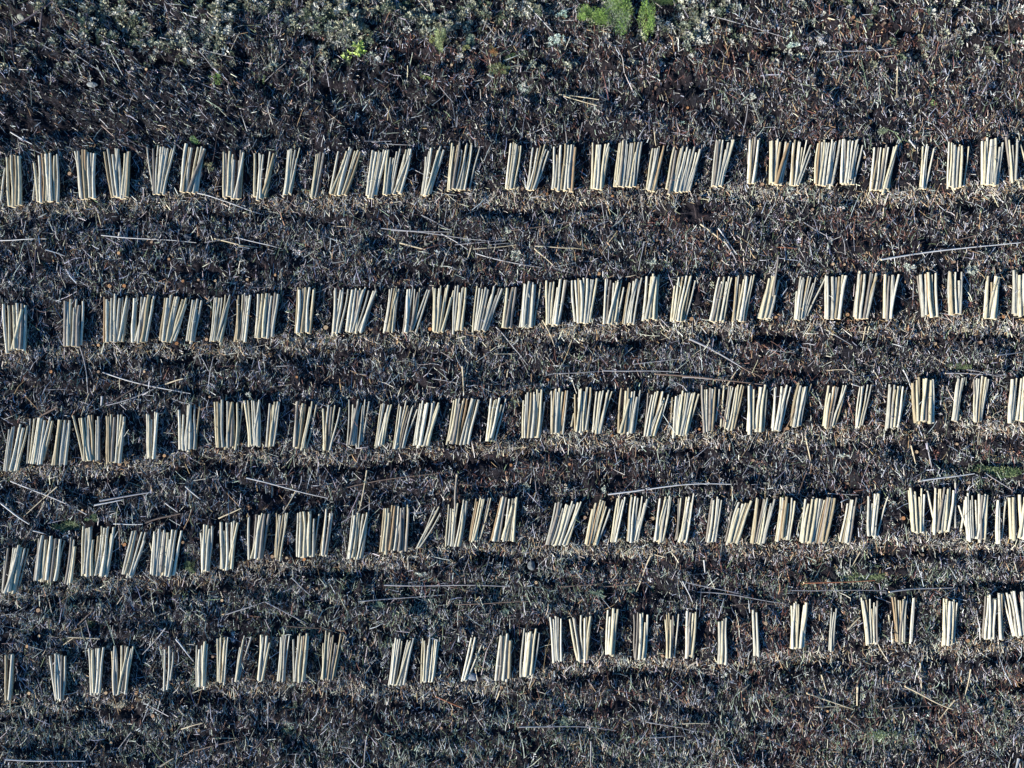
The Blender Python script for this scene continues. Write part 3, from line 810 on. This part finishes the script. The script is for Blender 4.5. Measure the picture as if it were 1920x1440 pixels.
for it in POLES.replace('\n', ';').split(';'):
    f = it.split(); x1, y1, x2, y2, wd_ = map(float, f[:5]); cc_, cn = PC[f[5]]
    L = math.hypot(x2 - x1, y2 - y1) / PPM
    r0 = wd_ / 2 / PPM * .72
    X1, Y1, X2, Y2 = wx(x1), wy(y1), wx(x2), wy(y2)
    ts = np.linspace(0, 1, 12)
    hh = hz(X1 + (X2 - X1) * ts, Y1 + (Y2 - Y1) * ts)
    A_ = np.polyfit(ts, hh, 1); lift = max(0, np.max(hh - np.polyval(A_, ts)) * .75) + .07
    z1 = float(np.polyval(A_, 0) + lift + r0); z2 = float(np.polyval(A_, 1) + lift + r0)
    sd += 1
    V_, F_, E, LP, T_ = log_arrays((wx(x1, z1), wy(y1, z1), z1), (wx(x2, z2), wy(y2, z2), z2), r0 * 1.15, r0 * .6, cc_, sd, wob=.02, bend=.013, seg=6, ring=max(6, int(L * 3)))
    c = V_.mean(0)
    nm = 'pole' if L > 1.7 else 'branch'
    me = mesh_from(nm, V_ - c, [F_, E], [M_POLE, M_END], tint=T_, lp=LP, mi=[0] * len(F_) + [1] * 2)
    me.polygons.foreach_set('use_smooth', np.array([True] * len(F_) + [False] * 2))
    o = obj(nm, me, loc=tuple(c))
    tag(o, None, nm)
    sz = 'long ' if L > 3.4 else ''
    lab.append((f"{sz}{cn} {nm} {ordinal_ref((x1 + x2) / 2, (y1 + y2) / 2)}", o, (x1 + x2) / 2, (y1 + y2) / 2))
uniq(lab, 'discarded poles and branches on the brash')

# ------------------------------------------------------------------ stumps

def stump(px, py, s, g):
    r = .085 * s * g.uniform(.9, 1.1); h = g.uniform(.16, .24)
    X, Y = wx(px, h), wy(py, h)
    z0 = float(hz(X, Y))
    seg = 12; V_ = []; T_ = []
    col = random.Random(int(px * 7 + py)).choice([(.50, .24, .10), (.56, .33, .16), (.60, .42, .24), (.46, .30, .18)])
    tx, ty = g.uniform(-.12, .12), g.uniform(-.3, .0)       # slant of the cut
    prof = [(1.35, -.12), (1.12, .25 * h), (1.02, .7 * h), (1.0, h)]
    ang = [g.uniform(.92, 1.08) for _ in range(seg)]
    for k, (m_, z) in enumerate(prof):
        for q in range(seg):
            a = q * 2 * math.pi / seg
            x = math.cos(a) * r * m_ * ang[q]; y = math.sin(a) * r * m_ * ang[q]
            zz = z + (tx * x + ty * y if k == 3 else 0)
            V_.append((x, y, zz)); T_.append((.10, .065, .05))
    for k, m_ in enumerate((1.0, .88, .5, 0)):
        for q in range(seg if m_ else 1):
            a = q * 2 * math.pi / seg
            x = math.cos(a) * r * m_ * ang[q]; y = math.sin(a) * r * m_ * ang[q]
            V_.append((x, y, h + tx * x + ty * y + .001))
            f = (.75, 1.0, .85, .6)[k]
            T_.append(tuple(c * f for c in col))
    F_ = []
    for k in (0, 1, 2, 4, 5):
        for q in range(seg):
            a, b_ = k * seg + q, k * seg + (q + 1) % seg
            F_.append([a, b_, b_ + seg, a + seg])
    c0 = 7 * seg
    T3 = [[6 * seg + q, 6 * seg + (q + 1) % seg, c0] for q in range(seg)]
    me = mesh_from('stump', np.array(V_), [np.array(F_), np.array(T3)], [M_BARK, M_STUMP], tint=np.array(T_),
                   mi=[0] * (3 * seg) + [1] * (2 * seg) + [1] * seg)
    return obj('stump', me, loc=(X, Y, z0)), col
lab = []
g = random.Random(5)
for it in ST.replace('\n', ';').split(';'):
    f = it.split(); px, py = float(f[0]), float(f[1]); s = float(f[2]) if len(f) > 2 else 1.0
    o, col = stump(px, py, s, g)
    tag(o, None, 'stump')
    cn = 'orange' if col[0] / col[2] > 4 else ('tan' if col[0] > .5 else 'brownish')
    szn = 'big' if s >= 1.4 else 'small'
    lab.append((f"{szn} {cn} cut stump {ordinal_ref(px, py)}", o, px, py))
uniq(lab, 'cut stumps among the brash')

# ------------------------------------------------------------------ plants
def plant(name, label, cat, px, py, rx, ry, h, n_leaf, cols, leaf, group=None, stems=5, asp=(.2, .45), spike=0.0, tiltr=(-.2, 1.2), lobes=6, name2='foliage'):
    """a bushy plant: leaves in several uneven lobes round branching stems; rx, ry in photo px"""
    gg = np.random.default_rng(int(px * 13 + py * 7))
    zc = h * .6
    X, Y = wx(px, zc), wy(py, zc); z0 = float(hz(X, Y))
    root = bpy.data.objects.new(name, None); COL.objects.link(root)
    root.empty_display_size = .2
    root.location = (X, Y, z0)
    tag(root, label, cat, group)
    RX, RY = rx / PPM, ry / PPM
    la = gg.uniform(0, 6.28, lobes); lr = np.sqrt(gg.random(lobes)) * .72
    lc = np.stack([np.cos(la) * lr * RX, np.sin(la) * lr * RY, h * gg.uniform(.35, .85, lobes)], 1)
    ls = gg.uniform(.28, .52, lobes)
    k = gg.integers(0, lobes, n_leaf)
    dirs = gg.normal(0, 1, (n_leaf, 3)); dirs /= np.linalg.norm(dirs, axis=1, keepdims=True)
    rad = gg.random(n_leaf) ** .45
    C = lc[k] + dirs * (rad * ls[k])[:, None] * np.array([RX, RY, h * .7])
    C[:, 2] = np.maximum(C[:, 2], .02)
    az = np.arctan2(dirs[:, 1], dirs[:, 0]) + gg.normal(0, .5, n_leaf)
    cidx = gg.integers(0, len(cols), lobes)[k]
    cidx = np.where(gg.random(n_leaf) < .3, gg.integers(0, len(cols), n_leaf), cidx)
    col = np.array(cols)[cidx] * gg.uniform(.65, 1.3, (n_leaf, 1))
    V_, F_, T_ = leaves(C, leaf * gg.uniform(.6, 1.4, n_leaf), gg.uniform(asp[0], asp[1], n_leaf), az, gg.uniform(tiltr[0], tiltr[1], n_leaf), np.clip(col, 0, .8))
    obj(name2, mesh_from(name2, V_, F_, [M_PLANT], tint=T_), root)
    for s in range(min(stems, lobes)):
        A = log_arrays((gg.normal(0, .02), gg.normal(0, .02), -.05), tuple(lc[s]), .012 + h * .012, .005 + h * .004, (.13, .09, .06), 5000 + s + int(px), wob=.03, bend=.05, seg=5, ring=6)
        obj('stem', mesh_from('stem', A[0], [A[1], A[2]], [M_BARK], tint=A[4]), root)
    return root

GR = [(.24, .37, .08), (.16, .28, .07), (.34, .45, .14), (.08, .14, .04)]
bushes = 'green bushes at the top edge'
plant('bush', 'bright green gorse bush, leftmost of the trio at the top edge', 'bush', 1112, 24, 34, 26, 1.2, 3800, GR, .12, bushes, asp=(.12, .25), lobes=12)
plant('bush', 'largest green bush, middle of the trio at the top edge', 'bush', 1162, 22, 34, 36, 1.4, 4600, GR + [(.22, .26, .18)], .12, bushes, asp=(.12, .25), lobes=14)
plant('bush', 'narrow green bush, rightmost of the trio at the top edge', 'bush', 1213, 34, 17, 44, 1.0, 2600, GR, .11, bushes, asp=(.12, .25), lobes=12)
plant('bush', 'low dark green bush on the top edge right of the bright trio', 'bush', 1250, 2, 28, 12, .5, 3000, [(.10, .16, .05), (.15, .20, .07)], .07, bushes, asp=(.15, .3), lobes=8)
LIME = [(.40, .50, .12), (.32, .44, .10), (.46, .54, .18)]
plant('fern', 'bright lime green seedling with upright leaves at the top left', 'plant', 673, 90, 15, 17, .55, 90, LIME, .34, stems=4, asp=(.28, .42), lobes=7, tiltr=(.0, .8))
plant('fern', 'small lime green sprig left of the larger lime seedling', 'plant', 651, 102, 12, 10, .35, 34, LIME, .26, stems=3, asp=(.3, .45), lobes=4, tiltr=(.0, .8))
plant('sapling', 'olive green columnar sapling casting a long shadow near the top', 'sapling', 826, 72, 11, 24, 1.6, 1700, [(.32, .36, .16), (.42, .45, .26), (.22, .27, .11)], .11, lobes=10, asp=(.15, .35))
plant('sapling', 'little yellow green sapling touching the left side of the columnar one', 'sapling', 809, 75, 6, 10, .5, 600, [(.34, .36, .12), (.26, .28, .10)], .06, lobes=5)
plant('shrub', 'grey green shrub right of the olive columnar sapling', 'shrub', 882, 70, 11, 13, .6, 1100, [(.28, .36, .22), (.36, .42, .30)], .07, lobes=7)
plant('shrub', 'yellowish shrub just below the grey green one near the top', 'shrub', 872, 92, 9, 7, .4, 500, [(.38, .36, .14), (.28, .30, .12)], .07, lobes=5)
plant('shrub', 'orange brown dead shrub among the dark heather near the top', 'shrub', 925, 97, 14, 10, .45, 800, [(.40, .18, .06), (.28, .14, .06), (.16, .16, .07)], .07, lobes=7)
plant('shrub', 'dark green shrub below the orange brown dead one', 'shrub', 935, 128, 26, 14, .4, 1300, [(.08, .13, .06), (.14, .19, .08), (.25, .25, .10)], .08, lobes=9)
plant('shrub', 'dark green leafy clump right of the orange brown dead shrub', 'shrub', 958, 103, 14, 9, .35, 600, [(.10, .16, .07), (.16, .2, .1)], .08, lobes=6)
SAGE = [(.56, .66, .54), (.46, .58, .46), (.66, .72, .62)]
plant('shrub', 'pale mint shrub below left of the bright green bushes', 'shrub', 1043, 73, 18, 14, .4, 480, SAGE, .10, stems=4, asp=(.45, .75), lobes=10)
plant('shrub', 'faded mint shrub on the top strip left of the green bushes', 'shrub', 1054, 25, 12, 9, .35, 300, [(.38, .48, .40), (.3, .4, .3)], .09, stems=3, asp=(.45, .75), lobes=6)
plant('shrub', 'pale mint shrub at the end of a long grey pole, top right', 'shrub', 1491, 80, 12, 9, .4, 330, SAGE, .10, stems=4, asp=(.45, .75), lobes=7)
plant('shrub', 'small mint sprig just above the mint shrub at top right', 'shrub', 1482, 63, 6, 8, .3, 130, SAGE, .08, stems=2, asp=(.45, .75), lobes=4)
plant('shrub', 'greyish white dead shrub right of the mint shrub, top right', 'shrub', 1542, 76, 10, 8, .35, 300, [(.5, .48, .46), (.6, .58, .54)], .08, stems=3, asp=(.4, .7), lobes=6)
plant('shrub', 'white flowering clump above the top row, left of centre pole pair', 'shrub', 985, 160, 16, 15, .3, 260, [(.62, .62, .58), (.5, .52, .46), (.42, .5, .4)], .07, stems=3, asp=(.5, .8), lobes=9)
plant('shrub', 'pale whitish tuft beside the right upper clearing, above top row', 'shrub', 1408, 183, 8, 8, .3, 220, [(.56, .56, .46), (.46, .46, .36)], .08, stems=3, asp=(.4, .7), lobes=5)
plant('shrub', 'bright green weed above the gap between sixth and seventh piles, top row', 'plant', 362, 261, 14, 9, .35, 420, [(.20, .33, .10), (.30, .42, .20), (.14, .22, .08)], .08, stems=3, lobes=7)
plant('shrub', 'olive green weed in the gap after the sixth pile, top row', 'plant', 392, 312, 13, 9, .35, 460, [(.20, .24, .12), (.32, .34, .20), (.28, .24, .12)], .08, stems=3, lobes=7)
plant('shrub', 'small green weed on the dark slope above the top row, left', 'plant', 410, 150, 17, 12, .3, 330, [(.12, .26, .06), (.24, .34, .10), (.30, .36, .08)], .07, stems=3, lobes=8)
plant('shrub', 'round olive clump on the upper left slope', 'plant', 342, 110, 9, 10, .4, 500, [(.20, .24, .10), (.26, .28, .14)], .07, stems=3, lobes=6)
plant('shrub', 'thin yellow green weed right of the small green weed patch, upper left', 'plant', 494, 148, 4, 9, .4, 130, [(.34, .42, .14), (.4, .46, .2)], .08, stems=2, lobes=4)
plant('shrub', 'low green weed between the top strip and the top row, centre left', 'plant', 800, 147, 10, 6, .25, 220, [(.22, .28, .08), (.32, .36, .12)], .07, stems=2, lobes=5)
plant('shrub', 'sprig of fresh green at the very top edge, left of centre', 'plant', 762, 1, 9, 4, .3, 200, [(.14, .36, .12), (.25, .48, .2)], .07, stems=2, lobes=4)
plant('shrub', 'tiny green weed at the right above the top row', 'plant', 1753, 190, 9, 6, .25, 180, [(.22, .32, .10), (.3, .38, .16)], .07, stems=2, lobes=4)
plant('shrub', 'grey green shrub above the fourteenth pile region, right of the white tuft', 'shrub', 1665, 245, 18, 9, .3, 380, [(.3, .34, .22), (.22, .27, .16)], .08, stems=3, lobes=7)
BOUGH = [(.10, .16, .06), (.17, .22, .09), (.26, .30, .14), (.07, .11, .05)]
bg_ = 'cut green conifer boughs'
plant('conifer_bough', 'large dark green cut bough above the second pile, fourth row', 'bough', 118, 990, 36, 17, .35, 1500, BOUGH, .14, bg_, asp=(.14, .3), lobes=14, tiltr=(-.1, .4))
plant('conifer_bough', 'small dark green cut bough above the third pile, fourth row', 'bough', 176, 970, 14, 9, .3, 420, BOUGH, .12, bg_, asp=(.14, .3), lobes=6, tiltr=(-.1, .4))
plant('conifer_bough', 'upright green sprig in the gap after the fifth pile, fourth row', 'bough', 355, 1064, 12, 17, .4, 520, BOUGH, .10, bg_, asp=(.2, .4), lobes=8)
plant('conifer_bough', 'long dark green cut bough at the right edge below the third row', 'bough', 1870, 884, 55, 15, .35, 1700, BOUGH, .14, bg_, asp=(.12, .26), lobes=16, tiltr=(-.1, .4))
plant('conifer_bough', 'dark green boughs beside the rust coloured pole, below fourth row', 'bough', 1610, 1080, 62, 14, .3, 1300, BOUGH, .13, bg_, asp=(.14, .3), lobes=16, tiltr=(-.1, .4))
plant('conifer_bough', 'small green bough between the fourth and bottom rows at far left', 'bough', 155, 1172, 20, 10, .3, 420, BOUGH, .11, bg_, asp=(.14, .3), lobes=8, tiltr=(-.1, .4))
plant('conifer_bough', 'dark green boughs below the bottom row at lower right', 'bough', 1652, 1372, 30, 13, .3, 650, BOUGH + [(.4, .45, .3)], .12, bg_, asp=(.2, .35), lobes=9, tiltr=(-.1, .5))
plant('conifer_bough', 'dark green bough beside the poles above the right end of third row', 'bough', 1800, 688, 30, 8, .3, 420, BOUGH, .11, bg_, asp=(.14, .3), lobes=8, tiltr=(-.1, .4))
LICH = [(.52, .55, .44), (.42, .46, .36), (.6, .6, .5)]
lg = 'pale lichen grown dead shrubs'
for (px_, py_, rx_, ry_, lb_) in (
    (986, 915, 9, 14, 'pale lichen covered dead shrub above the gap left of centre, fourth row'),
    (1130, 918, 9, 9, 'pale lichen covered dead shrub at the left end of the long whitish pole'),
    (1085, 722, 5, 8, 'small pale green tuft above the third row, right of centre'),
    (465, 742, 6, 9, 'small pale green tuft above the tenth pile, third row'),
    (950, 432, 8, 7, 'pale tuft where the thin poles meet below the top row'),
    (1225, 488, 8, 12, 'pale tuft above the second row, right of centre'),
    (968, 478, 12, 14, 'whitish tuft under the pole tangle left of centre, above second row'),
    (1700, 502, 13, 9, 'pale tuft just below the long thick whitish pole'),
    (1825, 505, 14, 12, 'grey green tuft above the right end of the second row'),
    (1582, 855, 14, 7, 'whitish tuft beside the dark hollow below the third row'),
    (222, 1318, 17, 12, 'round straw coloured tuft below the fourth pile, bottom row'),
    (1805, 618, 15, 10, 'straw coloured tuft below the third pile from right, second row'),
    (790, 1075, 12, 7, 'light brown splintered tuft below the fourth row, left of centre'),
    (1120, 1115, 17, 10, 'sage green tuft below the fourth row, right of centre'),
    (1185, 1110, 10, 8, 'little sage green tuft beside the leaning cream branch, below fourth row'),
    (715, 1135, 15, 9, 'sage green tuft among the grey poles left of centre, below fourth row'),
    (945, 1150, 14, 10, 'sage green tuft below the rusty brown pole, above bottom row'),
    (1060, 1355, 16, 12, 'sage green tuft at the bottom near the long grey pole'),
    (540, 1380, 20, 12, 'sage green tuft low in the left half near the bottom edge')):
    cols_ = LICH if 'sage' not in lb_ else [(.30, .38, .26), (.40, .46, .34), (.2, .26, .16)]
    if 'straw' in lb_: cols_ = [(.58, .50, .32), (.48, .42, .28), (.62, .56, .42)]
    plant('dead_shrub', lb_, 'tuft', px_, py_, rx_, ry_, .3, int(rx_ * ry_ * 2.2), cols_, .09, lg, stems=3, asp=(.25, .6), lobes=7)

# ------------------------------------------------------------------ rocks
def rock(px, py, rx, ry, h, col, label):
    import bmesh
    gg = np.random.default_rng(int(px + py))
    bm = bmesh.new()
    bmesh.ops.create_icosphere(bm, subdivisions=3, radius=1)
    V_ = np.array([v.co[:] for v in bm.verts]); F_ = np.array([[v.index for v in f.verts] for f in bm.faces])
    bm.free()
    pl = gg.normal(0, 1, (9, 3)); pl /= np.linalg.norm(pl, axis=1, keepdims=True)
    for q in pl:
        dd = V_ @ q; c_ = gg.uniform(.62, .85)
        V_ = V_ - np.outer(np.clip(dd - c_, 0, 1), q) * .9
    V_ = V_ * (1 + gg.normal(0, .035, len(V_)))[:, None]
    V_ = V_ * np.array([rx / PPM, ry / PPM, h]) * .9
    col = tuple(c * .6 for c in col)
    X, Y = wx(px, h * .7), wy(py, h * .7)
    o = obj('rock', mesh_from('rock', V_, F_, [M_ROCK], tint=np.tile(col, (len(V_), 1)), smooth=False), loc=(X, Y, float(hz(X, Y)) + h * .35))
    return tag(o, label, 'rock', 'rocks on the felled ground')
rock(885, 1269, 13, 9, .22, (.34, .38, .42), 'bluish white rock at the foot of two thin logs, bottom row')
rock(997, 1062, 9, 10, .24, (.20, .22, .22), 'dark grey rock below the fourth row, near the centre')
rock(350, 443, 9, 7, .25, (.12, .14, .17), 'round dark grey rock beside a long whitish pole, below the top row')
rock(33, 26, 9, 9, .22, (.42, .44, .36), 'pale lichened rock in the shade at the top left corner')
rock(173, 158, 12, 6, .18, (.40, .42, .40), 'flat pale rock on the upper left slope')
rock(20, 1232, 7, 8, .2, (.36, .36, .32), 'small pale rock by the left edge near the first pile, bottom row')
